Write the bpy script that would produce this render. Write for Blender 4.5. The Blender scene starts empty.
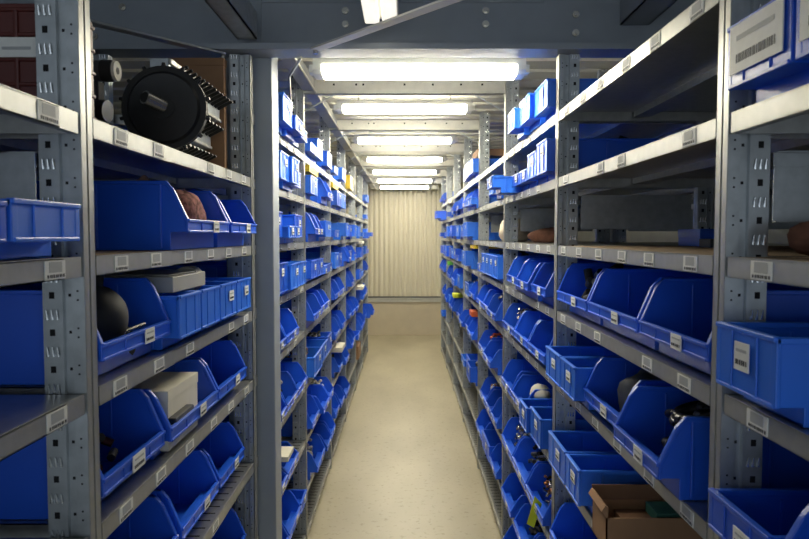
import bpy, math, random
from mathutils import Vector, Matrix
R = random.Random(7)
S = bpy.context.scene
COL = S.collection
PI = math.pi
E = 1.36                      # eye height above the floor
XF = 0.4275                   # aisle face of the racks

# ------------------------------------------------------------------ camera, world, exposure
cam_d = bpy.data.cameras.new('camera'); cam = bpy.data.objects.new('camera', cam_d); COL.objects.link(cam)
cam.location = (0, 0, E)
cam.rotation_euler = (math.radians(90 - 2.86), 0, 0)
cam_d.sensor_width = 36; cam_d.lens = 680 / 809 * 36
cam_d.clip_start = 0.02
cam_d.dof.use_dof = True; cam_d.dof.focus_distance = 1.9; cam_d.dof.aperture_fstop = 11.0
S.camera = cam
S.view_settings.view_transform = 'Standard'; S.view_settings.look = 'None'
S.view_settings.exposure = 0.68; S.view_settings.gamma = 1; S.view_settings.use_curve_mapping = False
W = bpy.data.worlds.new('world'); S.world = W; W.use_nodes = True
W.node_tree.nodes['Background'].inputs[0].default_value = (0.80, 0.90, 1.0, 1)
W.node_tree.nodes['Background'].inputs[1].default_value = 0.80
TUBE = 40.0        # emission of the lit tubes in the aisle
TUBE_NEAR = 0.62

# ------------------------------------------------------------------ materials
def mat(name, col, rough=.5, metal=0., noise=0., nscale=30., bump=0., rand=0., emis=None, spec=None, coat=0.):
    m = bpy.data.materials.new(name); m.use_nodes = True
    nt = m.node_tree; b = nt.nodes['Principled BSDF']
    b.inputs['Roughness'].default_value = rough; b.inputs['Metallic'].default_value = metal
    b.inputs['Base Color'].default_value = (*col, 1)
    if spec is not None: b.inputs['Specular IOR Level'].default_value = spec
    if coat: b.inputs['Coat Weight'].default_value = coat
    last = None
    if noise or bump:
        tc = nt.nodes.new('ShaderNodeTexCoord'); n = nt.nodes.new('ShaderNodeTexNoise')
        n.inputs['Scale'].default_value = nscale; n.inputs['Detail'].default_value = 4
        nt.links.new(tc.outputs['Object'], n.inputs['Vector'])
        if noise:
            mr = nt.nodes.new('ShaderNodeMapRange')
            mr.inputs[1].default_value = .3; mr.inputs[2].default_value = .7
            mr.inputs[3].default_value = 1 - noise; mr.inputs[4].default_value = 1 + noise
            nt.links.new(n.outputs['Fac'], mr.inputs[0])
            vm = nt.nodes.new('ShaderNodeVectorMath'); vm.operation = 'SCALE'
            vm.inputs[0].default_value = col
            nt.links.new(mr.outputs[0], vm.inputs['Scale']); last = vm.outputs[0]
        if bump:
            bp = nt.nodes.new('ShaderNodeBump'); bp.inputs['Strength'].default_value = bump; bp.inputs['Distance'].default_value = .002
            nt.links.new(n.outputs['Fac'], bp.inputs['Height']); nt.links.new(bp.outputs[0], b.inputs['Normal'])
    if rand:
        oi = nt.nodes.new('ShaderNodeObjectInfo'); mr = nt.nodes.new('ShaderNodeMapRange')
        mr.inputs[3].default_value = 1 - rand; mr.inputs[4].default_value = 1 + rand
        nt.links.new(oi.outputs['Random'], mr.inputs[0])
        vm = nt.nodes.new('ShaderNodeVectorMath'); vm.operation = 'SCALE'
        if last: nt.links.new(last, vm.inputs[0])
        else: vm.inputs[0].default_value = col
        nt.links.new(mr.outputs[0], vm.inputs['Scale']); last = vm.outputs[0]
    if last: nt.links.new(last, b.inputs['Base Color'])
    if emis:
        b.inputs['Emission Color'].default_value = (*emis[0], 1); b.inputs['Emission Strength'].default_value = emis[1]
    return m
M = dict(
    steel=mat('galvanised_steel', (.40, .405, .395), .33, .85, .10, 60, .05),
    post=mat('galvanised_upright', (.40, .43, .45), .38, .6, .12, 45, .05),
    strip=mat('shelf_edge_steel', (.42, .42, .39), .40, .45, .06, 50),
    hole=mat('hole_shadow', (.006, .006, .008), .9),
    lug=mat('pressed_lug_glint', (.75, .78, .8), .22, .8),  # pressed steel lugs; their glint is put into the pale colour
    blue=mat('blue_plastic', (.013, .105, .70), .36, 0, .05, 6, 0, .16, spec=.5),
    lblue=mat('light_blue_plastic', (.022, .165, .80), .38, 0, .05, 6, 0, .12, spec=.5),
    card=mat('white_card', (.80, .80, .76), .55, 0, .04, 80),
    print=mat('grey_print', (.42, .43, .43), .6),
    ink=mat('black_ink', (.05, .05, .055), .6),
    paint=mat('blue_grey_paint', (.32, .355, .395), .45, .1, .05, 12),
    galv=mat('ceiling_channel_steel', (.48, .475, .43), .45, .3, .06, 30),
    white=mat('white_enamel', (.74, .73, .68), .4, 0),
    tube=mat('lit_tube', (.9, .9, .85), .4, 0, emis=((1, .93, .73), TUBE)),
    tube_near=mat('lit_tube_near', (.9, .9, .85), .4, 0, emis=((1, .93, .78), TUBE_NEAR)),
    black=mat('black_rubber', (.010, .010, .011), .38, 0, .2, 40),
    blackm=mat('black_matt', (.018, .018, .018), .7, 0, .2, 40),
    steelp=mat('bright_steel', (.62, .60, .54), .25, .9),
    cardboard=mat('cardboard', (.30, .165, .085), .8, 0, .10, 14),
    cardd=mat('brown_cardboard', (.17, .085, .045), .85, 0, .10, 14),
    paper=mat('paper', (.70, .66, .55), .7, 0, .05, 20),
    redp=mat('dark_red_plastic', (.10, .016, .012), .45, 0, .1, 14),
    grey=mat('light_grey_plastic', (.42, .41, .36), .5, 0, .04, 10),
    dgrey=mat('dark_grey_plastic', (.06, .065, .07), .5, 0, .1, 20),
    yellow=mat('yellow_plastic', (.70, .50, .03), .5),
    neon=mat('yellow_green_card', (.72, .80, .03), .6),
    orange=mat('orange_plastic', (.75, .13, .03), .5),
    teal=mat('teal_board', (.05, .22, .19), .6),
    cloth=mat('cream_cloth', (.58, .50, .38), .9, 0, .15, 40, .5),
    pink=mat('speckled_wool', (.30, .12, .10), .95, 0, .7, 90, .8),
    brownc=mat('brown_cloth', (.16, .07, .045), .95, 0, .3, 40, .6),
    copper=mat('copper', (.55, .23, .10), .35, .8),
    wood=mat('worn_board_top', (.23, .16, .095), .7, 0, .15, 12),
    green=mat('green_plastic', (.12, .45, .06), .5),
)

# ------------------------------------------------------------------ mesh builder
class MB:
    def __init__(s): s.v = []; s.f = []; s.m = []; s.mats = []; s.sm = []
    def mi(s, m):
        if m not in s.mats: s.mats.append(m)
        return s.mats.index(m)
    def add(s, vs, fs, m, smooth=False, mx=None):
        n = len(s.v); k = s.mi(m)
        s.v += [tuple(mx @ Vector(v)) if mx else tuple(v) for v in vs]
        for f in fs: s.f.append(tuple(n + i for i in f)); s.m.append(k); s.sm.append(smooth)
    def box(s, x0, x1, y0, y1, z0, z1, m, mx=None):
        if x0 > x1: x0, x1 = x1, x0
        if y0 > y1: y0, y1 = y1, y0
        if z0 > z1: z0, z1 = z1, z0
        v = [(x, y, z) for x in (x0, x1) for y in (y0, y1) for z in (z0, z1)]
        s.add(v, [(0,1,3,2),(4,6,7,5),(0,4,5,1),(2,3,7,6),(0,2,6,4),(1,5,7,3)], m, False, mx)
    def prism(s, poly, a0, a1, m, axis='y', mx=None):
        # poly in (x,z) extruded along y, or (x,y) along z, or (y,z) along x
        n = len(poly)
        def P(p, a):
            return {'y': (p[0], a, p[1]), 'z': (p[0], p[1], a), 'x': (a, p[0], p[1])}[axis]
        v = [P(p, a0) for p in poly] + [P(p, a1) for p in poly]
        f = [tuple(range(n)), tuple(range(2*n-1, n-1, -1))]
        f += [(i, i+n, (i+1) % n + n, (i+1) % n) for i in range(n)]
        ar = sum(poly[i][0]*poly[(i+1) % n][1]-poly[(i+1) % n][0]*poly[i][1] for i in range(n))
        flip = (ar > 0) == (a1 > a0)
        if axis == 'y': flip = not flip
        if flip: f = [tuple(reversed(q)) for q in f]
        s.add(v, f, m, False, mx)
    def cyl(s, p0, p1, r0, m, r1=None, n=16, caps=True, smooth=True, mx=None):
        r1 = r0 if r1 is None else r1
        p0 = Vector(p0); p1 = Vector(p1); d = (p1-p0).normalized()
        a = d.orthogonal().normalized(); b = d.cross(a)
        v = []
        for p, r in ((p0, r0), (p1, r1)):
            for i in range(n):
                t = 2*PI*i/n; v.append(p + (a*math.cos(t)+b*math.sin(t))*r)
        s.add(v, [(i, (i+1) % n, (i+1) % n+n, i+n) for i in range(n)], m, smooth, mx)
        if caps: s.add(v, [tuple(range(n-1, -1, -1)), tuple(range(n, 2*n))], m, False, mx)
    def tube(s, pts, r, m, n=6):
        for a, b in zip(pts, pts[1:]):
            if (Vector(a)-Vector(b)).length > 1e-5: s.cyl(a, b, r, m, n=n)
    def bar(s, p, q, w, t, m):
        # flat bar from p to q, width w across (horizontal), thickness t vertical
        p = Vector(p); q = Vector(q); d = (q-p).normalized(); side = Vector((-d.y, d.x, 0)).normalized()*w/2; up = d.cross(side).normalized()*t/2
        v = [e+a*side+b*up for e in (p, q) for a in (-1, 1) for b in (-1, 1)]
        s.add(v, [(0,1,3,2),(4,6,7,5),(0,4,5,1),(2,3,7,6),(0,2,6,4),(1,5,7,3)], m)
    def blob(s, c, rx, ry, rz, m, seed=0, amp=.15, nu=20, nv=12):
        r = random.Random(seed); ph = [r.uniform(0, 6.28) for _ in range(6)]
        v = []; 
        for j in range(nv+1):
            th = PI*j/nv
            for i in range(nu):
                fi = 2*PI*i/nu
                k = 1+amp*(math.sin(3*fi+ph[0]+2*th)*.5+math.sin(5*th+ph[1]+2*fi)*.35+math.sin(7*fi+ph[2])*.25*math.sin(4*th+ph[3]))
                z = max(math.cos(th)*k, -.72)
                v.append((c[0]+rx*math.sin(th)*math.cos(fi)*k, c[1]+ry*math.sin(th)*math.sin(fi)*k, c[2]+rz*z))
        f = [(j*nu+i, (j+1)*nu+i, (j+1)*nu+(i+1) % nu, j*nu+(i+1) % nu) for j in range(nv) for i in range(nu)]
        s.add(v, f, m, True)
    def mesh(s, name):
        me = bpy.data.meshes.new(name); me.from_pydata(s.v, [], s.f)
        for m in s.mats: me.materials.append(m)
        me.polygons.foreach_set('material_index', s.m); me.polygons.foreach_set('use_smooth', s.sm)
        me.update(); return me
    def build(s, name, parent=None, loc=None, bevel=0, rotz=0):
        return obj(name, s.mesh(name), parent, loc, bevel, rotz)
def obj(name, me, parent=None, loc=None, bevel=0, rotz=0):
    o = bpy.data.objects.new(name, me); COL.objects.link(o)
    if parent: o.parent = parent
    if loc: o.location = loc
    if rotz: o.rotation_euler = (0, 0, rotz)
    if bevel:
        b = o.modifiers.new('bevel', 'BEVEL'); b.width = bevel; b.segments = 2; b.limit_method = 'ANGLE'; b.harden_normals = False
    return o
def empty(name, loc, rotz=0):
    o = bpy.data.objects.new(name, None); COL.objects.link(o); o.location = loc; o.rotation_euler = (0, 0, rotz)
    o.empty_display_size = .05; return o
def tag(o, label, cat, group=None, kind=None):
    o['label'] = label; o['category'] = cat
    if group: o['group'] = group
    if kind: o['kind'] = kind
    return o
def struct(name, mb, **k):
    o = mb.build(name, **k); o['kind'] = 'structure'; return o

JY = lambda k: .922 + (k-1)*1.0                # centre of rack joint k along the aisle
SH = [.343, .160, -.0287, -.2125, -.408, -.645, -.885, -1.11, -1.30]   # shelf tops relative to the eye
YEND = 9.25

# ------------------------------------------------------------------ room shell
fl = bpy.data.materials.new('concrete_floor'); fl.use_nodes = True
nt = fl.node_tree; b = nt.nodes['Principled BSDF']; b.inputs['Roughness'].default_value = .42
tc = nt.nodes.new('ShaderNodeTexCoord')
n1 = nt.nodes.new('ShaderNodeTexNoise'); n1.inputs['Scale'].default_value = 2.2; n1.inputs['Detail'].default_value = 6
n2 = nt.nodes.new('ShaderNodeTexNoise'); n2.inputs['Scale'].default_value = 38; n2.inputs['Detail'].default_value = 3
mp = nt.nodes.new('ShaderNodeMapping'); mp.inputs['Scale'].default_value = (1, .45, 1)
nt.links.new(tc.outputs['Object'], mp.inputs[0]); nt.links.new(mp.outputs[0], n1.inputs['Vector']); nt.links.new(tc.outputs['Object'], n2.inputs['Vector'])
cr = nt.nodes.new('ShaderNodeValToRGB'); cr.color_ramp.elements[0].position = .32; cr.color_ramp.elements[0].color = (.36, .315, .215, 1)
cr.color_ramp.elements[1].position = .68; cr.color_ramp.elements[1].color = (.48, .43, .305, 1)
nt.links.new(n1.outputs['Fac'], cr.inputs[0])
cr2 = nt.nodes.new('ShaderNodeValToRGB'); cr2.color_ramp.elements[0].position = .27; cr2.color_ramp.elements[0].color = (.72, .70, .66, 1)
cr2.color_ramp.elements[1].position = .42; cr2.color_ramp.elements[1].color = (1, 1, 1, 1)
nt.links.new(n2.outputs['Fac'], cr2.inputs[0])
mx = nt.nodes.new('ShaderNodeMix'); mx.data_type = 'RGBA'; mx.blend_type = 'MULTIPLY'; mx.inputs[0].default_value = 1
nt.links.new(cr.outputs[0], mx.inputs[6]); nt.links.new(cr2.outputs[0], mx.inputs[7]); nt.links.new(mx.outputs[2], b.inputs['Base Color'])
M['floor'] = fl
M['wallp'] = mat('beige_wall_paint', (.52, .455, .34), .5, 0, .04, 8)
M['wallc'] = mat('corrugated_cream_sheet', (.62, .58, .46), .38, .0, .0, 6)
M['side'] = mat('hall_wall_paint', (.30, .32, .33), .7, 0, .05, 5)
M['ceil'] = mat('ceiling_sheet', (.50, .49, .43), .6, 0, .04, 10)

m = MB(); m.box(-2.2, 2.2, -2.5, YEND+.3, -.1, 0, M['floor']); struct('floor', m)
# end wall: plain lower panel, rail, corrugated upper sheet
m = MB(); m.box(-2.2, 2.2, YEND+.04, YEND+.2, 0, 2.6, M['wallp']); m.box(-.9, .9, YEND, YEND+.041, 0, .46, M['wallp'])
struct('wall_end', m)
m = MB(); p = .067; n = int(1.8/p)
for i in range(n):
    x = -.9+i*p
    m.prism([(x, YEND+.038), (x, YEND+.026), (x+p*.22, YEND+.022), (x+p*.42, YEND+.004), (x+p*.80, YEND+.004), (x+p*.92, YEND+.022), (x+p, YEND+.022), (x+p, YEND+.038)], .53, 2.1, M['wallc'], axis='z')
struct('trim_1', m)
m = MB(); m.box(-.9, .9, YEND-.02, YEND+.041, .455, .50, M['galv']); m.box(-.9, .9, YEND-.03, YEND+.041, .50, .512, M['galv']); m.box(-.9, .9, YEND, YEND+.041, .512, .53, M['dgrey'])
struct('trim_2', m)
m = MB(); m.box(-2.3, -2.2, -2.5, YEND+.3, 0, 2.6, M['side']); struct('wall_left', m)
m = MB(); m.box(2.2, 2.3, -2.5, YEND+.3, 0, 2.6, M['side']); struct('wall_right', m)
CE = E+.705
m = MB(); m.box(-2.2, 2.2, 1.99, YEND+.3, CE, CE+.05, M['ceil'])
for i in range(int((YEND-2.0)/.18)):
    y = 2.02+i*.18; m.box(-2.2, 2.2, y, y+.05, CE-.012, CE, M['ceil'])
struct('ceiling', m)
m = MB(); m.box(-2.2, 2.2, -2.5, 1.93, E+.86, E+.9, M['paint']); struct('trim_3', m)

# ------------------------------------------------------------------ mezzanine steelwork
g = empty('mezzanine_beam', (0, 1.93, E+.50))
tag(g, 'wide blue-grey painted steel beam crossing above the aisle in front of the lights', 'beam')
m = MB(); m.box(-1.9, 1.9, 0, .008, .012, .36, M['paint']); m.build('web', g)
m = MB(); m.box(-1.9, 1.9, -.065, .030, .004, .012, M['paint']); m.box(-1.9, 1.9, -.065, -.060, .012, .020, M['paint']); m.build('bottom_flange', g)
m = MB(); m.box(-.40, .39, -.004, 0, .148, .152, M['paint']); m.box(-.402, -.398, -.006, 0, .02, .3, M['paint']); m.box(.384, .388, -.006, 0, .15, .3, M['paint']); m.build('cover_plate', g)
for bx, bz in ((-.165, .125), (-.165, .088), (.226, .125), (.226, .088), (.477, .115), (.477, .064), (-.785, .135), (-.865, .055)):
    m = MB(); m.cyl((bx, -.001, bz), (bx, -.006, bz), .010, M['steelp'], n=12); m.cyl((bx, -.006, bz), (bx, -.014, bz), .0065, M['steelp'], n=6, smooth=False); m.build('bolt', g)
g = empty('support_column', (-.44, 2.01, 0)); tag(g, 'blue-grey painted steel column standing between the left shelves', 'column')
m = MB(); m.box(-.075, .062, -.045, .05, .0, E+.70, M['paint']); m.build('shaft', g, bevel=.004)
m = MB(); m.box(-.10, .066, -.05, .06, .0, .008, M['paint']); m.build('base_plate', g)

def along_beam(name, label, x0, x1, y0, y1, z0, z1, mt, cat='beam', group=None):
    m = MB(); m.box(x0, x1, y0, y1, z0, z0+.004, mt); m.box(x0, x0+.004, y0, y1, z0, z1, mt) ; m.box(x1-.004, x1, y0, y1, z0, z1, mt)
    o = m.build(name, loc=None); tag(o, label, cat, group); return o
along_beam('longitudinal_channel', 'grey channel running overhead above the near left shelves up to the big beam', -.45, -.397, .2, 1.862, E+.528, E+.60, M['post'])
along_beam('longitudinal_channel', 'dark channel overhead above the near right shelves behind the top shelf edge', .60, .68, .4, 1.925, E+.585, E+.65, M['paint'])

def brace(label, p, q, mt):
    m = MB(); m.bar(p, q, .030, .005, mt); m.cyl((p[0], p[1], p[2]-.012), (p[0], p[1], p[2]+.004), .007, M['steelp'], n=8)
    tag(m.build('diagonal_brace', None), label, 'brace')
brace('flat bar whitened to look lit, slanting from the big beam toward the upper right', (-.24, 1.86, E+.501), (.46, 1.067, E+.501), M['white'])  # white colour stands in for the light this metal bar catches
brace('dark flat bar slanting from the big beam toward the upper left', (-.50, 1.90, E+.498), (-.80, 1.54, E+.498), M['post'])
m = MB(); m.tube([(-.285, 1.90, E+.49), (-.385, 2.3, E+.53), (-.43, 2.6, E+.50)], .004, M['galv']); tag(m.build('conduit'), 'thin pale cable tube bending from the beam toward the left rack', 'cable')

# cross channels and longitudinal rails of the aisle ceiling
for k in range(3, 10):
    y = JY(k)
    g = empty('ceiling_channel', (0, y, E+.60))
    ordn = ['nearest', 'second', 'third', 'fourth', 'fifth', 'sixth', 'farthest'][k-3]
    tag(g, f'{ordn} pale steel channel crossing the aisle under the ceiling between lights', 'beam', 'ceiling channels over the aisle')
    m = MB(); m.box(-.44, .44, 0, .003, 0, .0625, M['galv']); m.box(-.44, .44, 0, .03, 0, .003, M['galv']); m.box(-.44, .44, 0, .03, .0595, .0625, M['galv'])
    for hx in (-.30, -.205, -.175, -.0, .12, .24, .33):
        m.box(hx-.004, hx+.004, -.001, .002, .036, .044, M['hole'])
    m.build('channel_profile', g)
    for sx in (-1, 1):
        m = MB(); m.bar((sx*.30, .015, 0), (sx*.435, .015, -.075), .012, .004, M['post']); m.build('knee_brace', g)
for k in range(2, 9):
    for s, sd in ((-1, 'left'),):
        y0, y1 = JY(k)+(.075 if k == 2 else .035), JY(k+1)-.006
        m = MB()
        m.box(s*.385, s*.43, y0, y1, E+.612, E+.615, M['galv']); m.box(s*.385, s*.388, y0, y1, E+.612, E+.66, M['galv'])
        m.cyl((s*.375, y0, E+.605), (s*.375, y1, E+.605), .005, M['paper'], n=8)
        tag(m.build('ceiling_rail'), f'pale ceiling rail with thin conduit above the {sd} racks, {["first","second","third","fourth","fifth","sixth","last"][k-2]} past the column', 'rail', f'ceiling rails along the {sd} racks')

# ------------------------------------------------------------------ lights
def fixture(label, y, z, L, first=False):
    g = empty('light_fixture', (0.045 if first else 0, y, E+z)); tag(g, label, 'ceiling light', 'fluorescent lights across the aisle')
    h = L/2+.028
    m = MB(); m.prism([(-.050, .012), (-.040, .001), (-.030, 0), (.030, 0), (.040, .001), (.050, .012), (.050, .044), (.044, .05), (-.044, .05), (-.050, .044)], -h, h, M['white'], axis='x')
    m.build('housing', g)
    for sx in (-1, 1):
        m = MB(); m.box(sx*h, sx*(h+.016), -.02, .02, .010, .034, M['white']); m.build('end_clip', g)
    m = MB()
    m.prism([(-.0515, .027), (-.0515, .0115), (-.041, -.0005), (-.030, -.0015), (.006, -.0015), (.006, .004), (-.02, .02)], -L/2, L/2, M['tube'], axis='x')
    m.box(-L/2, L/2, .044, .0515, .014, .046, M['tube']); m.box(-L/2, L/2, .006, .030, -.0012, .004, M['tube']); m.build('diffuser', g)  # first box: unseen glowing strip added at the back to light the aisle
    m = MB(); 
    for sx in (-.22, .22): m.cyl((sx, 0, .05), (sx, 0, CE-.012-E-z), .004, M['galv'], n=8)
    m.build('suspension_rod', g)
fixture('nearest and lowest lit tube light, just beyond the big beam', 2.13, .4885, .588, True)
for i, (y, nm) in enumerate(((3.30, 'second'), (4.37, 'third'), (5.45, 'fourth'), (6.48, 'fifth'), (7.48, 'sixth'), (8.45, 'farthest'))):
    fixture(f'{nm} lit tube light along the aisle ceiling, counted from the near end', y, .590-.002*i, .585)
g = empty('light_fixture', (-.062, 1.2, E+.56)); tag(g, 'white light fitting pointing down the aisle in front of the big beam', 'ceiling light')
m = MB(); m.box(-.046, .046, -.9, .635, .012, .05, M['white']); m.build('housing', g, bevel=.003)
for sx in (-1, 1):
    m = MB(); m.box(sx*.004, sx*.042, -.88, .62, -.004, .013, M['tube_near']); m.build('diffuser', g, bevel=.004)
m = MB()
for yy in (-.6, .4): m.cyl((0, yy, .045), (0, yy, .30), .004, M['galv'], n=8)
m.build('suspension_rod', g)

# ------------------------------------------------------------------ shelving
def post_mesh(top, near_side=1):
    m = MB(); t = .0022; w = .017
    P = M['post']
    # aisle flange with centre groove
    m.box(0, t, -w, -.0025, 0, top, M['strip']); m.box(0, t, .0025, w, 0, top, M['strip']); m.box(.003, .003+t, -.004, .004, 0, top, M['hole'])
    for sg in (-1, 1):
        y = sg*w
        m.box(0, .016, y, y-sg*t, 0, top, P)
        m.box(.0145, .0167, y, y-sg*.006, 0, top, P)
        m.box(.0155, .030, y-sg*.006, y-sg*.008, 0, top, P)
        m.box(.0290, .0312, y+sg*.001, y-sg*.006, 0, top, P)
        m.box(.0300, .034, y+sg*.001, y-sg*t, 0, top, P)
        m.box(.034, .056, y-sg*.001, y-sg*.003, 0, top, P)
        m.box(.054, .058, y-sg*.003, y-sg*.016, 0, top, P)
        n = int(top/.05)
        for i in range(n):
            z = .03+i*.05
            m.box(.041, .048, y-sg*.0006, y-sg*.0012, z-.0045, z+.0045, M['hole'])
            [m.cyl((xx, y-sg*.001, z+.018), (xx, y+sg*.0022, z+.031), .0030, M['lug'], .0010, n=6) for xx in (.037, .044, .051)]
            m.box(.021, .0245, y-sg*.0055, y-sg*.0061, z-.002, z+.002, M['hole'])
            for dz in (-.006, .006): m.box(.008, .0105, y+sg*.0004, y-sg*.0003, z+dz-.0012, z+dz+.0012, M['hole'])
    return m.mesh('upright')
POST = {}
def post(top):
    if top not in POST: POST[top] = post_mesh(top)
    return POST[top]
D = .45
def shelf_mesh(L, slots, wood=False):
    m = MB(); h = .0265; t = .0018; st = M['steel']
    m.box(.001, D, -L/2, L/2, -t, 0, st)
    m.box(0, t, -L/2, L/2, -h, -.0002, M['strip']); m.box(0, .012, -L/2, L/2, -h, -h+t, st)
    m.box(0, .003, -L/2, L/2, -.0016, .0008, M['strip'])
    m.box(D-t, D, -L/2, L/2, -h, 0, st)
    for sg in (-1, 1): m.box(.002, D, sg*L/2, sg*(L/2-t), -h, 0, st)
    m.box(D*.45, D*.55, -L/2+.01, L/2-.01, -.018, -.002, st)
    if wood: m.box(.004, D-.004, -L/2+.003, L/2-.003, .0, .0005, M['wood'])
    if slots:
        n = int(L/.04)
        for i in range(n):
            y = -L/2+.03+i*.04
            m.box(.012, .05, y-.0022, y+.0022, 0, .0007, M['hole'])
            m.box(.075, .115, y+.018, y+.0215, 0, .0007, M['hole'])
            m.box(.16, .20, y-.0022, y+.0022, 0, .0007, M['hole'])
    return m.mesh('shelf')
SHM = {k: shelf_mesh(.956, *k) for k in ((True, False), (False, False), (False, True))}
def card_mesh(seed):
    r = random.Random(seed); m = MB()
    m.box(-.0012, 0, -.024, .024, -.0115, .0115, M['card'])
    m.box(-.0016, -.0012, -.015, .015, -.003, .010, M['print'])
    y = -.021
    while y < .019:
        w = r.uniform(.001, .0035); m.box(-.0016, -.0012, y, y+w, -.0095, -.0055, M['ink']); y += w+r.uniform(.0012, .003)
    return m.mesh('shelf_label')
CARDS = [card_mesh(i) for i in range(3)]
def side_plate_mesh():
    m = MB()
    m.box(.07, D-.07, -.001, .001, 0, .095, M['post']); m.box(.07, D-.07, -.008, .001, 0, .002, M['post']); m.box(.07, D-.07, -.008, .001, .093, .095, M['post'])
    m.box(.07, D-.07, -.004, -.001, .074, .077, M['post']); return m.mesh('side_rail')
SPM = side_plate_mesh()
BAYN = ['nearest', 'second', 'third', 'fourth', 'fifth', 'sixth', 'seventh', 'eighth', 'last']
def unit(s, k, row=0):
    """bay between joint k and k+1"""
    sd = 'right' if s > 0 else 'left'
    yc = (JY(k)+JY(k+1))/2
    x0 = s*XF if row == 0 else s*(XF+2*D+.012)
    rot = (0 if s > 0 else PI) if row == 0 else (PI if s > 0 else 0)
    g = empty('shelving_bay', (x0, yc, 0), rot)
    if row == 0: tag(g, f'{BAYN[k]} steel shelving bay from the camera on the {sd} of the aisle', 'shelving', f'shelving bays on the {sd}')
    else: tag(g, f'steel shelving bay back to back behind the {BAYN[k]} {sd} bay', 'shelving', f'rear shelving behind the {sd} bays')
    hand = rot == 0
    lv = list(SH)
    if row == 0 and s < 0 and k <= 1: lv = lv[1:]
    for i, z in enumerate(lv):
        wood = (z > -.1 and z < 0 and k <= 1)
        o = obj('shelf', SHM[(False, True)] if wood else SHM[(z < -.5, False)], g, (.0005, 0, E+z))
        if row == 0:
            for q in range(6):
                if R.random() < .08: continue
                obj('shelf_label', CARDS[R.randrange(3)], o, (0, -.40+q*.16+R.uniform(-.012, .012), -.0133))
    jy = (JY(k+1)-yc) * (1 if hand else -1)
    top = E+.50 if k+1 <= 2 else E+.70
    for nm, x, r in (('upright', 0, 0), ('upright', D, PI)):
        o = obj(nm, post(top), g, (x-(.0005 if x == 0 else -.0005), jy, 0), 0, r)
    if k < 8:
        obj('side_rail', SPM, g, (0, jy, E+.018))
for s in (-1, 1):
    for k in range(0, 9): unit(s, k) if k < 9 and k <= 7 or k == 0 else None
    for k in (0, 1, 2): unit(s, k, 1)

# ------------------------------------------------------------------ bins
def bin_mesh(W_, H, D_, kind, mt):
    m = MB(); w = W_/2; t = .003
    lip = .058 if kind == 'open' else H
    lo = min(.034, H*.42) if kind == 'open' else min(.022, H*.33); rec = .034
    if kind == 'open':
        prof = [(rec, 0), (rec, lo), (0, lo), (0, lip), (.026, H-.016), (.040, H), (D_, H), (D_-.012, 0)]
        rim = [(0, lip), (.026, H-.016), (.040, H), (D_, H)]
    else:
        prof = [(rec, 0), (rec, lo), (0, lo), (0, H), (D_, H), (D_-.012, 0)]
        rim = [(0, H), (D_, H)]
    for sg in (-1, 1):
        y0, y1 = sg*(w-.004), sg*(w-.004-t)
        m.prism(prof, min(y0, y1), max(y0, y1), mt)
        # rim
        for a, b in zip(rim, rim[1:]):
            dx, dz = b[0]-a[0], b[1]-a[1]; L = math.hypot(dx, dz); nx, nz = -dz/L, dx/L
            if nz < 0: nx, nz = -nx, -nz
            th = .007
            q = [(a[0]-nx*th, a[1]-nz*th), (b[0]-nx*th, b[1]-nz*th), b, a]
            ya, yb = sorted((sg*w, sg*(w-.009))); m.prism(q, ya, yb, mt)
        # outer ribs
        for x in (.05, .17, D_-.03):
            ya, yb = sorted((sg*(w-.0005), sg*(w-.005)))
            m.box(x, x+.005, ya, yb, .004, H-.006, mt)
        # inner ribs
        ya, yb = sorted((sg*(w-.007), sg*(w-.0095)))
        m.box(.09, .095, ya, yb, .004, H-.012, mt)
        # front corner post
        ya, yb = sorted((sg*w, sg*(w-.012))); m.box(-.0005, .0055, ya, yb, lo, lip, mt)
    # front lip, step, lower wall, floor, back
    m.box(0, .0035, -w+.006, w-.006, lo, lip, mt)
    m.box(-.003, .006, -w+.001, w-.001, lip-.005, lip+.001, mt)
    m.box(-.002, .004, -w+.004, w-.004, lo-.001, lo+.004, mt)
    m.box(0, rec+.003, -w+.005, w-.005, lo, lo+.003, mt)
    m.box(rec, rec+.0035, -w+.005, w-.005, 0, lo+.002, mt)
    m.box(rec, D_-.012, -w+.005, w-.005, .0, .004, mt)
    m.box(D_-.010, D_-.006, -w+.005, w-.005, 0, H, mt); m.box(D_-.012, D_, -w+.001, w-.001, H-.008, H, mt)
    # frame ribs on the front lip
    if W_ > .10:
        for yy in (-w*.42, w*.42): m.box(-.0018, .001, yy-.0016, yy+.0016, lo+.002, lip-.004, mt)
    return m.mesh('bin_body')
def label_mesh(w, h, seed):
    r = random.Random(seed); m = MB()
    m.box(-.0014, 0, -w/2, w/2, -h/2, h/2, M['card'])
    y = -w*.38
    m.box(-.0018, -.0014, -w*.36, w*.36, h*.16, h*.26, M['print'])
    while y < w*.34:
        a = r.uniform(.0015, .004); m.box(-.0018, -.0014, y, y+a, -h*.30, -h*.12, M['ink']); y += a+r.uniform(.001, .003)
    return m.mesh('label')
LAB = {}
BM = {}
ORD = ['first', 'second', 'third', 'fourth', 'fifth', 'sixth', 'seventh', 'eighth', 'ninth']
nbin = 0
REG = {}
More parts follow.
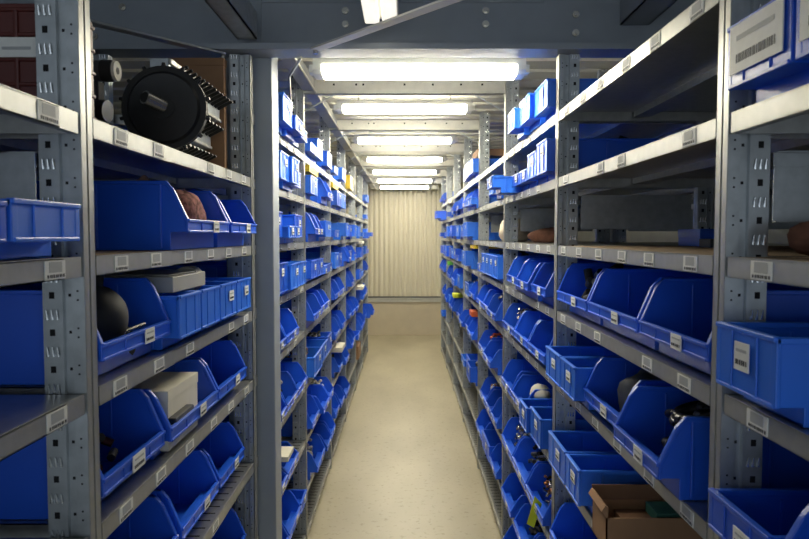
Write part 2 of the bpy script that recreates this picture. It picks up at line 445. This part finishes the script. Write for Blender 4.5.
def bin_(s, lvl, y0, y1, kind='open', H=.135, x=.41, D_=.44, mt='blue', what='', desc=None, lab=True, bay=1, idx=1, rot=0, labw=None):
    """y0..y1 extent along the aisle"""
    global nbin; nbin += 1
    sd = 'right' if s > 0 else 'left'
    W_ = round((y1-y0)-.004, 3)
    REG[(s, bay, lvl, idx)] = (y0+.016, y1-.016, x+.046, H)
    key = (W_, H, D_, kind, mt)
    if key not in BM: BM[key] = bin_mesh(W_, H, D_, kind, M[mt])
    g = empty('storage_bin', (s*x, (y0+y1)/2, E+SH[lvl]+.001), (0 if s > 0 else PI)+rot)
    kn = {'open': 'open-front bin', 'closed': 'straight-front bin', 'tray': 'shallow bin'}[kind if H > .075 or kind == 'open' else 'tray']
    if desc is None:
        cn = {'blue': 'blue', 'lblue': 'bright blue', 'yellow': 'yellow', 'redp': 'dark red'}[mt]
        wh = f' {what}' if what else ''
        desc = f'{cn} {kn}{wh}, {ORD[idx-1]} along, {ORD[lvl]} shelf down, {BAYN[bay]} {sd} bay'
    tag(g, desc, 'storage bin', f'blue bins on the {sd} shelves')
    obj('bin_body', BM[key], g, None, .0016 if bay <= 4 else 0)
    if lab and bay <= 5:
        lw, lh = (min(.040, W_*.34), .024) if not labw else labw
        zc = (min(.034, H*.42)+(.058 if kind == 'open' else H))/2
        if kind == 'closed' and not labw: zc = max(H-.03, .03)
        lk = (round(lw, 3), round(lh, 3), R.randrange(2))
        if lk not in LAB: LAB[lk] = label_mesh(*lk)
        obj('label', LAB[lk], g, (-.0022, (-.12*W_ if not labw else 0), zc))
    return g
def heap(s, lvl, y0, y1, mats, n, size, zt=.05, x0=.45, x1=.62, label='', name='small_parts', seed=1, kind='stuff', long=1.):
    r = random.Random(seed); m = MB()
    for i in range(n):
        a = (r.uniform(x0, x1)); y = r.uniform(y0, y1); z = .008+r.random()**.8*zt
        d = Vector((r.uniform(-1, 1), r.uniform(-1, 1), r.uniform(-.5, .5))).normalized()*size*long*r.uniform(.5, 1.2)
        p = Vector((s*a, y, E+SH[lvl]+z+.004)); mt = M[r.choice(mats)]
        q = p+d; q.z = min(max(q.z, E+SH[lvl]+.006+size*.3), E+SH[lvl]+.152); p.z = min(max(p.z, E+SH[lvl]+.006+size*.3), E+SH[lvl]+.150)
        q.y = min(max(q.y, y0), y1); q.x = s*min(max(abs(q.x), x0), x1)
        if (q-p).length < .004: q = p+Vector((0, 0, .008))
        m.cyl(p, q, size*.28, mt, n=7 if size > .012 else 6)
    o = m.build(name); tag(o, label, 'parts', None, kind); return o
def carton(s, lvl, y0, y1, x0, x1, z0, z1, mt, label, cat='box', name='carton', text=False):
    g = MB(); zz = E+SH[lvl]
    g.box(s*x0, s*x1, y0, y1, zz+z0, zz+z1, M[mt])
    g.box(s*(x0-.0012), s*(x1+.0012), y0-.0012, y1+.0012, zz+z1-.02, zz+z1+.001, M[mt])
    if text:
        for i in range(9): g.box(s*(x0+.02+i*.012), s*(x0+.029+i*.012), y0-.0006, y0, zz+z0+.012+.001*(i % 2), zz+z0+.018, M['ink']); g.box(s*(x0-.0006), s*x0, y0+.02+i*.013, y0+.028+i*.013, zz+z0+.012, zz+z0+.019, M['ink'])
    o = g.build(name, bevel=.0015); tag(o, label, cat); return o

# ---- right, nearest bay
bin_(1, 1, .725, .872, 'closed', .098, .408, bay=0, labw=(.118, .058), desc='blue bin with a large blank white card, top right beside the near post')
bin_(1, 1, .575, .722, 'closed', .098, .408, bay=0, labw=(.118, .058), desc='blue bin with white card cut off by the upper right picture edge')
bin_(1, 3, .732, .878, 'closed', .10, .405, bay=0, labw=(.034, .034), mt='lblue', desc='bright blue straight-front bin with white label at mid height, right picture edge')
bin_(1, 4, .735, .890, 'closed', .072, .405, bay=0, desc='blue bin with white label in the lower right corner of the picture')
bin_(1, 4, .575, .730, 'open', .12, .405, bay=0, desc='blue bin at the lower right picture edge, nearer than the labelled one')
# ---- right, second bay
bin_(1, 3, .945, 1.228, 'open', .135, .426, bay=1, idx=1, desc='wide blue open bin just beyond the near right post, right of its twin')
bin_(1, 3, 1.235, 1.575, 'open', .135, .426, bay=1, idx=2, desc='wide blue open bin, middle one of three on the right shelf below eye level')
bin_(1, 3, 1.582, 1.890, 'open', .135, .426, bay=1, idx=3, desc='wide blue open bin holding dark cables, third on the shelf below eye level')
bin_(1, 4, 1.02, 1.245, 'open', .130, .388, bay=1, idx=1, desc='blue open bin with black hoses, its bare side facing the camera, lower right')
bin_(1, 4, 1.285, 1.545, 'open', .130, .412, bay=1, idx=2, desc='blue open bin with dark bag behind the black hose bin, right')
bin_(1, 4, 1.56, 1.705, 'closed', .10, .395, bay=1, idx=3, mt='lblue')
bin_(1, 4, 1.71, 1.885, 'closed', .10, .395, bay=1, idx=4, mt='lblue')
bin_(1, 5, 1.53, 1.66, 'closed', .105, .40, bay=1, idx=1, mt='lblue')
bin_(1, 5, 1.665, 1.86, 'closed', .105, .40, bay=1, idx=2, mt='lblue')
for i in range(3): bin_(1, 6, 1.0+i*.30, 1.0+i*.30+.28, 'open', .135, .41, bay=1, idx=i+1)
# ---- left, nearest bay
bin_(-1, 2, .705, .858, 'tray', .066, .408, bay=0, lab=False, mt='lblue', desc='shallow blue bin at the left picture edge beside the near left post')
bin_(-1, 2, .56, .70, 'tray', .062, .408, bay=0, lab=False, mt='blue', desc='shallow blue bin cut by the left picture edge')
# ---- left, second bay
bin_(-1, 2, 1.272, 1.572, 'open', .130, .405, bay=1, idx=1, desc='blue open bin with a speckled woollen bundle inside, upper left')
bin_(-1, 2, 1.590, 1.862, 'open', .125, .405, bay=1, idx=2, desc='blue open bin right of the woollen bundle bin, next to the grey column')
bin_(-1, 3, .948, 1.232, 'open', .135, .426, bay=1, idx=1, desc='large blue open bin with black motor part inside, beside near left post')
for i, (a, b_) in enumerate(((1.238, 1.37), (1.375, 1.51), (1.515, 1.66), (1.665, 1.815))):
    bin_(-1, 3, a, b_, 'closed', .10, .412, bay=1, idx=i+2, mt='lblue', lab=(i > 1))
bin_(-1, 4, .950, 1.205, 'open', .135, .430, bay=1, idx=1, desc='large blue open bin with white label, left, below the black motor bin', labw=(.05, .026))
bin_(-1, 4, 1.21, 1.52, 'open', .130, .422, bay=1, idx=2, desc='blue open bin with a cream carton inside, left of the column')
bin_(-1, 4, 1.525, 1.80, 'open', .130, .422, bay=1, idx=3, desc='blue open bin beyond the cream carton bin, next to the column')
bin_(-1, 5, 1.03, 1.31, 'open', .135, .445, bay=1, idx=1, desc='blue open bin at the bottom left, nearest of three set back on slotted shelf', D_=.40)
bin_(-1, 5, 1.33, 1.60, 'open', .135, .445, bay=1, idx=2, desc='blue open bin at the bottom left, middle one on the slotted shelf', D_=.40)
bin_(-1, 5, 1.61, 1.86, 'open', .130, .445, bay=1, idx=3, desc='blue open bin at lower left, last on slotted shelf by the column', D_=.40)
for i in range(3): bin_(-1, 6, 1.0+i*.29, 1.0+i*.29+.27, 'open', .135, .44, bay=1, idx=i+1, D_=.40)

# ---- bays further on: rows given as (lvl, [(start, width, kind, height, protrude, material)...]) relative to the bay start
def row(s, bay, lvl, items):
    y = JY(bay)+.024
    lim = JY(bay+1)-.02
    k = 0
    if s < 0 and bay == 2: y += .13
    for it in items:
        if it[0] == 'gap': y += it[1]; continue
        kd, w, H = it[:3]; px = it[3] if len(it) > 3 else 0; mt = it[4] if len(it) > 4 else 'blue'; wh = it[5] if len(it) > 5 else ''
        if y+w > lim: break
        k += 1
        bin_(s, lvl, y, y+w, kd, H, .405-px, .43, mt, wh, bay=bay, idx=k); y += w+.006
o_, c_, t_ = 'open', 'closed', 'tray'
# right third bay
row(1, 2, 0, [(c_, .19, .10, 0, 'lblue'), (c_, .19, .10, .015, 'lblue'), (c_, .15, .09, .03, 'lblue')])
row(1, 2, 1, [(c_, .15, .115), (c_, .15, .10), (t_, .15, .06), (t_, .15, .06), (t_, .16, .062, .075, 'lblue')])
row(1, 2, 3, [(o_, .22, .125, 0, 'blue', 'with dark cables'), (o_, .24, .125, .01), (o_, .27, .13, 0, 'blue', 'with metal fittings')])
row(1, 2, 4, [(o_, .27, .13), (o_, .27, .13), (o_, .30, .13, 0, 'blue', 'with screws')])
row(1, 2, 5, [(c_, .16, .11, .01, 'lblue'), (c_, .14, .10, .02, 'lblue'), ('gap', .03), (o_, .26, .12, 0), (o_, .26, .13)])
row(1, 2, 6, [(o_, .28, .13, 0, 'blue', 'with loose bolts'), (o_, .28, .13), (o_, .28, .13, 0, 'blue', 'with bright fittings')])
row(1, 2, 7, [(o_, .26, .12), (o_, .26, .12), ('gap', .06), (o_, .26, .12)])
row(1, 2, 8, [(o_, .26, .12), (o_, .26, .12), (o_, .26, .12)])
# left third bay (behind the column)
row(-1, 2, 0, [('gap', .1), (c_, .18, .11, .02, 'lblue'), (c_, .18, .07, .03), (c_, .16, .06, .02, 'lblue')])
row(-1, 2, 1, [('gap', .1), (c_, .16, .11, .01, 'lblue'), (c_, .16, .11, .02, 'lblue'), (c_, .16, .08, 0)])
row(-1, 2, 2, [(c_, .18, .105), (t_, .12, .06, .02, 'lblue'), (t_, .12, .06, .02, 'lblue'), (c_, .18, .105, 0)])
row(-1, 2, 3, [(c_, .28, .12), (c_, .20, .11, .01, 'lblue'), (c_, .16, .11, .01, 'lblue')])
row(-1, 2, 4, [(o_, .24, .13), (o_, .27, .13)])
row(-1, 2, 5, [(o_, .24, .13), (o_, .24, .13), (o_, .24, .12)])
row(-1, 2, 6, [(o_, .24, .10), (o_, .24, .10, 0, 'blue', 'with black cable')])
row(-1, 2, 7, [(o_, .26, .12), (o_, .26, .12), (t_, .16, .06)])
row(-1, 2, 8, [(o_, .26, .12), (o_, .26, .12)])
# procedural pattern for further bays, seeded once so the rack stays the same
RR = random.Random(23)
def wild(s, bay, lvls, wmin, wmax, pgap=.15):
    for lvl in lvls:
        items = []; tot = 0
        if lvl <= 3: kinds = [c_, c_, c_, o_]
        else: kinds = [o_, o_, o_, c_]
        if lvl >= 3: kinds = kinds if lvl > 3 else [c_, o_, c_]
        kd = RR.choice(kinds)
        while tot < .92:
            if RR.random() < pgap: g_ = RR.uniform(.08, .25); items.append(('gap', g_)); tot += g_; continue
            w = round(RR.choice([wmin, (wmin+wmax)/2, wmax]), 2)
            if RR.random() < .3: kd = RR.choice(kinds)
            H = RR.choice([.12, .13, .13]) if kd == o_ else RR.choice([.06, .10, .11])
            items.append((kd, w, H, RR.choice([0, 0, .01, .02]) if bay < 7 else RR.choice([0, 0, 0, 0, 0, 0, 0, .07]), 'blue' if kd == o_ or RR.random() < .4 else 'lblue')); tot += w
        row(s, bay, lvl, items)
wild(1, 3, [1], .16, .24, .6); 
row(1, 3, 3, [(c_, .15, .12, 0, 'lblue'), (c_, .15, .12, 0, 'lblue'), (c_, .15, .12, 0, 'lblue'), (c_, .15, .12, 0, 'lblue'), (t_, .2, .06)])
wild(1, 3, [4, 5, 6, 7], .20, .30, .12)
wild(-1, 3, [0, 1, 2, 3], .16, .24, .15); wild(-1, 3, [4, 5, 6, 7], .20, .30, .12)
for s in (1, -1):
    wild(s, 4, [0, 1, 2, 3], .22, .30, .35); wild(s, 4, [4, 5, 6] if s > 0 else [4, 5, 6, 7], .24, .32, .15)
    wild(s, 5, [1, 2], .22, .28, .55); wild(s, 5, [3, 4, 5] + ([6] if s < 0 else []), .22, .28, .3)
    wild(s, 6, [1, 2], .22, .30, .55); wild(s, 6, [3, 4, 5] + ([6] if s < 0 else []), .26, .32, .35)
    wild(s, 7, [0, 1, 2, 3, 4, 5, 6], .26, .32, .5)
print('BINS', nbin)

# ------------------------------------------------------------------ things on the shelves
def z_(lvl): return E+SH[lvl]
# -- black toothed reel on the upper left shelf
g = empty('toothed_reel', (-.474, 1.36, z_(1)+.091), 0)
g.rotation_euler = (0, 0, math.radians(4)); tag(g, 'large black toothed disc with steel hub standing on the upper left shelf', 'reel')
m = MB(); m.cyl((0, -.008, 0), (0, .008, 0), .082, M['blackm'], n=48); m.cyl((0, -.013, 0), (0, -.007, 0), .066, M['black'], .072, n=40); m.cyl((0, -.016, 0), (0, -.012, 0), .022, M['blackm'], n=24)
m.build('disc', g)
for i in range(14):
    a = 2*PI*i/14+.24
    if abs(math.sin(a)+1) < .06: continue
    m = MB(); c, s_ = math.cos(a), math.sin(a)
    m.cyl((.078*c, 0, .078*s_), (.0895*c, 0, .0895*s_), .0055, M['black'], .0035, n=8); m.build('tooth', g)
m = MB(); m.cyl((0, -.016, .002), (-.024, -.050, .012), .0135, M['steelp'], n=24); m.cyl((-.024, -.050, .012), (-.0246, -.0512, .0123), .010, M['blackm'], n=16); m.build('hub', g)
# -- dark machine part with roller
g = empty('roller_unit', (-.527, 1.17, z_(1)+.001)); tag(g, 'dark roller unit with a pale end cap left of the black toothed disc', 'machine part')
m = MB(); m.box(-.03, .03, -.03, .03, 0, .012, M['blackm']); m.box(-.022, .012, -.012, .012, .012, .10, M['blackm']); m.cyl((-.04, -.02, .05), (.035, -.03, .045), .018, M['black'], n=16)
m.build('bracket', g, bevel=.002)
m = MB(); m.cyl((-.15, .0, .118), (.035, .0, .118), .0175, M['dgrey'], n=24); m.cyl((.015, 0, .118), (.034, 0, .118), .0182, M['blackm'], n=24); m.build('roller', g)
m = MB(); m.cyl((.034, .0, .118), (.040, .0, .118), .0165, M['paper'], n=24); m.cyl((.040, 0, .118), (.0405, 0, .118), .006, M['blackm'], n=16); m.build('end_cap', g)
m = MB(); m.cyl((.0, -.06, .045), (.028, -.075, .026), .0035, M['copper'], n=8); m.cyl((-.01, -.04, .05), (.0, -.06, .045), .005, M['blackm'], n=8); m.build('lever', g)
# -- red crate
g = empty('plastic_crate', (-.61, 1.0, z_(1)+.001)); tag(g, 'dark red ribbed crate with white label on the left, behind the near post', 'crate')
m = MB(); m.box(-.14, .14, -.043, .043, 0, .16, M['redp'])
for i in range(5): m.box(-.142, .142, -.046, .046, .012+i*.034, .018+i*.034, M['redp'])
for i in range(6): m.box(-.13+i*.05, -.124+i*.05, -.047, -.043, 0, .15, M['redp'])
m.build('crate_body', g, bevel=.002)
m = MB(); m.box(.03, .11, -.0485, -.0465, .085, .112, M['card']); m.box(.055, .095, -.049, -.0484, .095, .099, M['print']); m.build('label', g)
# -- toothed rails stacked behind the reel
for i, (x, z, mtz) in enumerate(((.565, .0, 'top'), (.545, .072, 'mid'), (.52, .144, 'low'))):
    g = empty('comb_rail', (-x, 1.66, z_(1)+.001+z)); tag(g, f'steel rail with a row of black teeth behind the disc, {["bottom", "middle", "top"][i]} of the stack', 'rail', 'toothed rails behind the black disc')
    m = MB(); m.box(-.02, .02, -.20, .20, 0, .071, M['post']); m.box(.02, .026, -.20, .20, .058, .070, M['galv']); m.box(.02, .024, -.20, .20, .0, .008, M['galv']); m.build('rail_profile', g, bevel=.002)
    m = MB()
    for q in range(13): m.cyl((.02, -.19+q*.031, .036), (.060, -.197+q*.031, .052), .0065, M['black'], .004, n=7)
    m.build('teeth', g)
carton(-1, 1, 1.868, 1.895, .49, .64, .001, .32, 'cardboard', 'brown cardboard sheet standing at the end of the upper left shelf', 'cardboard', 'cardboard_sheet')
# -- woollen bundle etc.
m = MB(); m.blob((-.470, 1.455, z_(2)+.078), .040, .080, .045, M['pink'], 3, .14); m.blob((-.485, 1.37, z_(2)+.058), .045, .055, .045, M['pink'], 4, .18)
tag(m.build('wool_bundle'), 'speckled brown woollen bundle poking out of an upper left bin', 'bundle')
m = MB(); m.prism([(-.46, z_(2)+.085), (-.50, z_(2)+.145), (-.52, z_(2)+.13), (-.48, z_(2)+.07)], 1.31, 1.325, M['cardboard']); tag(m.build('cardboard_offcut'), 'small cardboard offcut beside the woollen bundle in the upper left bin', 'cardboard')
# black motor in the left bin
g = empty('motor', (-.50, 1.08, z_(3)+.06)); tag(g, 'round black motor part lying in the large near left bin', 'motor')
m = MB(); m.blob((0, .0, .02), .055, .055, .055, M['blackm'], 9, .05, 28, 16); m.cyl((-.03, -.06, -.02), (.02, .07, -.03), .03, M['blackm'], n=20); m.cyl((.0, .0, .07), (.004, .0, .098), .018, M['blackm'], n=16)
m.build('motor_body', g)
m = MB(); m.cyl((.028, .02, -.01), (.05, .09, .0), .0035, M['steelp'], n=8); m.cyl((.02, -.03, -.028), (.045, .02, -.028), .003, M['steelp'], n=8); m.build('shaft', g)
m = MB(); 
g = empty('device_box', (-.56, 1.40, z_(3)+.112)); tag(g, 'flat grey device lying across the straight-front bins on the left shelf', 'device')
m = MB(); m.box(-.12, .12, -.11, .10, -.009, .022, M['grey']); m.cyl((.09, .06, .006), (.09, .10, .006), .028, M['grey'], n=24); m.box(-.11, .11, -.10, .09, .022, .026, M['grey']); m.build('casing', g, bevel=.004)
# cream carton in left bin
carton(-1, 4, 1.25, 1.43, .44, .60, .006, .118, 'paper', 'cream printed carton standing in a left bin beside black clip', 'box', 'carton', True)
m = MB(); m.box(-.425, -.445, 1.25, 1.36, z_(4)+.055, z_(4)+.068, M['black']); tag(m.build('clip', bevel=.003), 'black clip lying on the edge of the cream carton bin', 'clip')
# -- right side contents
def fill(s, bay, lvl, idx, mats, n, size, zt, label, name='small_parts', seed=1, depth=.14):
    if (s, bay, lvl, idx) not in REG: print('NOBIN', s, bay, lvl, idx); return
    y0, y1, x0, H = REG[(s, bay, lvl, idx)]
    r = size*.34
    return heap(s, lvl, y0+r, y1-r, mats, n, size, zt, x0+r, x0+depth, label, name, seed)
def hose(s, lvl, y0, y1, x0, x1, zt, n, mt, label, seed, r_=.008):
    r = random.Random(seed); m = MB()
    for i in range(n):
        c = (s*r.uniform(x0+.03, x1-.03), r.uniform(y0+.03, y1-.03), z_(lvl)+.014+r_+r.random()*zt); R0 = r.uniform(.022, .04); tl = r.uniform(-.4, .4); t2 = r.uniform(-.4, .4)
        pts = []
        for q in range(15):
            a = q/14*2*PI*.95; px = c[0]+R0*math.cos(a); py = c[1]+R0*math.sin(a)
            px = s*min(max(abs(px), x0), x1); py = min(max(py, y0), y1)
            pts.append((px, py, max(z_(lvl)+.013+r_, c[2]+R0*(math.cos(a)*tl+math.sin(a)*t2))))
        m.tube(pts, r_, M[mt], 8)
    tag(m.build('hose_coils'), label, 'hoses', None, 'stuff')
hose(1, 4, 1.037, 1.228, .448, .58, .105, 34, 'black', 'coiled black hoses in the lower right bin with its side bare', 4)
m = MB(); m.blob((.52, 1.445, z_(4)+.055), .055, .08, .06, M['dgrey'], 11, .15); tag(m.build('dark_bag'), 'dark soft bag in the bin behind the black hose bin, right', 'bag')
# cardboard box lower right
g = empty('cardboard_box', (.555, 1.405, z_(5)+.001)); tag(g, 'open brown cardboard box with torn flaps at the bottom right', 'box')
m = MB(); w_, d_, h_ = .145, .05, .070; t = .003
m.box(-w_, w_, -d_, d_, 0, t, M['cardboard']); m.box(-w_, w_, -d_, -d_+t, 0, h_, M['cardboard']); m.box(-w_, w_, d_-t, d_, 0, h_, M['cardboard']); m.box(-w_, -w_+t, -d_, d_, 0, h_, M['cardboard']); m.box(w_-t, w_, -d_, d_, 0, h_, M['cardboard'])
m.build('box_body', g)
m = MB(); m.prism([(d_-.002, h_), (d_+.006, h_+.030), (d_+.009, h_+.030), (d_+.001, h_)], -w_, w_*.9, M['cardd'], axis='x'); m.build('flap', g)
m = MB(); m.prism([(-w_, h_), (-w_-.010, h_+.014), (-w_-.002, h_+.026), (-w_+.004, h_+.022), (-w_+.003, h_)], -d_, d_, M['cardboard']); m.build('flap', g)
m = MB(); m.box(.555-.035, .555+.075, 1.375, 1.44, z_(5)+.052, z_(5)+.072, M['teal']); tag(m.build('foam_block'), 'teal block in the open cardboard box at the bottom right', 'block')
m = MB(); m.box(.555-.10, .555+.12, 1.362, 1.448, z_(5)+.005, z_(5)+.0515, M['cardd']); tag(m.build('packing_insert'), 'brown packing inside the cardboard box under the teal block', 'packing')
# brown cloth, right nearest bay eye level; parts on second right bay eye-level shelf back
m = MB(); m.blob((.56, .83, z_(2)+.022), .09, .05, .028, M['brownc'], 5, .2); tag(m.build('cloth_bundle'), 'reddish brown cloth bundle at eye level by the right picture edge', 'cloth')
for i, (x, y, w, h, mt, lb) in enumerate(((.72, 1.60, .06, .02, 'dgrey', 'dark grey part lying at the back of the eye-level right shelf'), (.76, 1.75, .14, .045, 'blue', 'low blue tray at the back of the eye-level right shelf'))):
    carton(1, 2, y, y+w, x, x+.09, .001, h, mt, lb, 'part', 'stored_part')
# cream bag in right fourth bay
m = MB(); m.blob((.50, 3.12, z_(2)+.045), .07, .11, .062, M['cloth'], 6, .12); tag(m.build('cloth_bag'), 'cream cloth bag on the eye-level right shelf beyond the third post', 'bag')
m = MB(); m.blob((.60, 2.80, z_(2)+.025), .09, .07, .035, M['brownc'], 7, .1); tag(m.build('cloth_bundle'), 'small brown bundle on the eye-level shelf of the third right bay', 'cloth')
# heaps in bins further on
m = MB(); m.blob((.47, 2.33, z_(5)+.10), .035, .06, .03, M['paper'], 21, .08); tag(m.build('paper_roll'), 'cream paper wad in a third right bay bin', 'paper')
# yellow tag
m = MB(); m.prism([(.378, z_(6)-.005), (.400, z_(6)-.018), (.424, z_(6)+.058), (.402, z_(6)+.082)], 2.06, 2.0612, M['neon']); tag(m.build('yellow_tag'), 'bright yellow-green tag hanging low on the right rack', 'tag')
# white card, lower left, past the column
m = MB(); m.box(-.40, -.5, 2.30, 2.42, z_(6)+.108, z_(6)+.125, M['paper']); tag(m.build('paper_packet'), 'cream packet lying on black cables low on the left past the column', 'packet')
# figure-like pale wad on left
m = MB(); m.blob((-.47, 3.02, z_(3)+.135), .03, .035, .035, M['cloth'], 31, .2); tag(m.build('cloth_wad'), 'pale cloth wad on top of the left bins beyond the third post', 'cloth')
# cartons and colourful things in further bays
def small(s, bay, lvl, off, w, h, mt, nm, lb, cat, x=.42, dz=.001):
    y = JY(bay)+off; sd = 'right' if s > 0 else 'left'
    carton(s, lvl, y, y+w, x, x+.2, dz, dz+h, mt, f'{lb}, {ORD[lvl]} shelf down, {BAYN[bay]} {sd} bay', cat, nm)
small(-1, 3, 1, .10, .30, .030, 'yellow', 'flat_box', 'flat yellow box on top of bins', 'box', dz=.122)
small(-1, 4, 1, .08, .34, .030, 'yellow', 'flat_box', 'yellow box on top of bins', 'box', dz=.122)
small(-1, 5, 0, .10, .30, .10, 'yellow', 'carton', 'tall yellow carton', 'box', .40)
small(-1, 6, 7, .10, .30, .12, 'cardboard', 'carton', 'brown carton', 'box', .41)
small(-1, 6, 3, .50, .30, .022, 'paper', 'carton', 'cream carton', 'box', .40, .132)
small(-1, 4, 6, .40, .22, .03, 'paper', 'packet', 'white packet on bins', 'packet', .40, .137)
small(-1, 6, 5, .40, .30, .03, 'paper', 'packet', 'cream packet on bins', 'packet', .39, .137)
small(1, 4, 0, .10, .30, .04, 'cardboard', 'flat_box', 'flat brown box', 'box', .43, .125)
small(1, 4, 3, .20, .22, .020, 'yellow', 'flat_box', 'flat yellow box', 'box', .42, .132)
small(1, 4, 5, .30, .16, .03, 'orange', 'packet', 'orange packet on bins', 'packet', .42, .137)
small(1, 6, 4, .30, .12, .03, 'green', 'packet', 'green packet on bins', 'packet', .40, .137)
small(1, 5, 5, .60, .16, .03, 'neon', 'packet', 'lime packet on bins', 'packet', .40, .137)
small(1, 6, 1, .20, .30, .04, 'paper', 'packet', 'cream packet', 'packet', .42, .137)
fill(-1, 1, 4, 1, ['copper', 'redp', 'blackm'], 45, .026, .07, 'small dark and coppery parts in the lower left bin', seed=5)
fill(1, 1, 3, 3, ['black', 'blackm', 'dgrey'], 110, .040, .10, 'tangled dark cables in the third right bin below eye level', 'cable_tangle', 8)
fill(1, 2, 3, 3, ['steelp', 'paper', 'grey'], 130, .024, .10, 'pale metal fittings heaped in a third right bay bin below eye level', seed=12)
fill(1, 2, 3, 1, ['black', 'blackm', 'copper'], 90, .032, .10, 'dark cables in the bin just past the second right post', 'cable_tangle', 13)
fill(1, 2, 4, 3, ['steelp', 'steelp', 'dgrey'], 320, .016, .10, 'shiny screws in the third right bay, fifth shelf', 'screws', 14)
fill(1, 2, 6, 1, ['steelp', 'steelp', 'blackm', 'copper'], 320, .016, .09, 'loose bolts in the bin above the yellow tag', 'screws', 15)
fill(1, 2, 6, 3, ['steelp', 'steelp', 'paper'], 320, .016, .10, 'bright metal fittings in the far bin of the third right bay', 'screws', 16)
fill(1, 2, 6, 2, ['blackm', 'dgrey', 'steelp'], 140, .026, .09, 'dark parts in the middle bin of the third right bay, seventh shelf', 'small_parts', 26)
fill(-1, 2, 6, 1, ['black', 'blackm'], 110, .045, .11, 'black cable tangle low on the left just past the column', 'cable_tangle', 19)
fill(-1, 2, 6, 2, ['black', 'blackm', 'paper'], 110, .04, .11, 'black cables under the cream packet low on the left', 'cable_tangle', 20)
fill(1, 2, 1, 1, ['blackm', 'dgrey'], 22, .04, .11, 'dark rods rising from the first bin of the third right bay', 'rods', 18, .22)
for q in range(4): fill(1, 3, 3, q+1, ['blackm', 'dgrey', 'black'], 14, .035, .12, f'dark sticks in the {ORD[q]} straight-front bin of the fourth right bay', 'rods', 60+q)
# loose contents lying in the further bins
for i, (s, bay, lvl, idx, mt, lb) in enumerate((
    (1, 3, 4, 1, ['dgrey', 'steelp'], 'small metal pieces'), (1, 3, 5, 2, ['copper', 'orange', 'blackm'], 'reddish small pieces'),
    (1, 3, 6, 1, ['blackm', 'black'], 'black pieces'), (1, 3, 6, 3, ['paper', 'copper', 'steelp'], 'mixed pale pieces'), (1, 4, 6, 1, ['paper', 'dgrey'], 'pale pieces'), (1, 4, 4, 2, ['steelp', 'grey'], 'grey fittings'),
    (1, 2, 7, 1, ['paper', 'blackm', 'steelp'], 'mixed fittings'), (1, 2, 7, 2, ['black', 'blackm'], 'black pieces'), (-1, 2, 5, 2, ['paper', 'blackm'], 'mixed dark and pale pieces'),
    (-1, 3, 4, 1, ['steelp', 'dgrey'], 'grey metal pieces'), (-1, 3, 5, 1, ['paper', 'copper', 'dgrey'], 'pale and coppery pieces'), (-1, 3, 5, 3, ['steelp', 'blackm', 'dgrey'], 'dark metal pieces'), (-1, 3, 6, 1, ['paper', 'steelp', 'blackm'], 'mixed pale fittings'), (-1, 3, 6, 3, ['paper', 'grey'], 'cream fittings'),
    (-1, 4, 5, 1, ['blackm', 'paper'], 'dark and white pieces'), (-1, 4, 6, 1, ['blackm', 'black'], 'black pieces'), (-1, 4, 6, 2, ['paper', 'steelp'], 'pale pieces'), (-1, 3, 7, 1, ['paper', 'grey'], 'cream pieces'))):
    sd = 'right' if s > 0 else 'left'
    fill(s, bay, lvl, idx, mt, 110, .026, .105, f'{lb} in a bin, {ORD[lvl]} shelf down, {BAYN[bay]} {sd} bay', seed=40+i)
print('OBJS', len(bpy.data.objects))
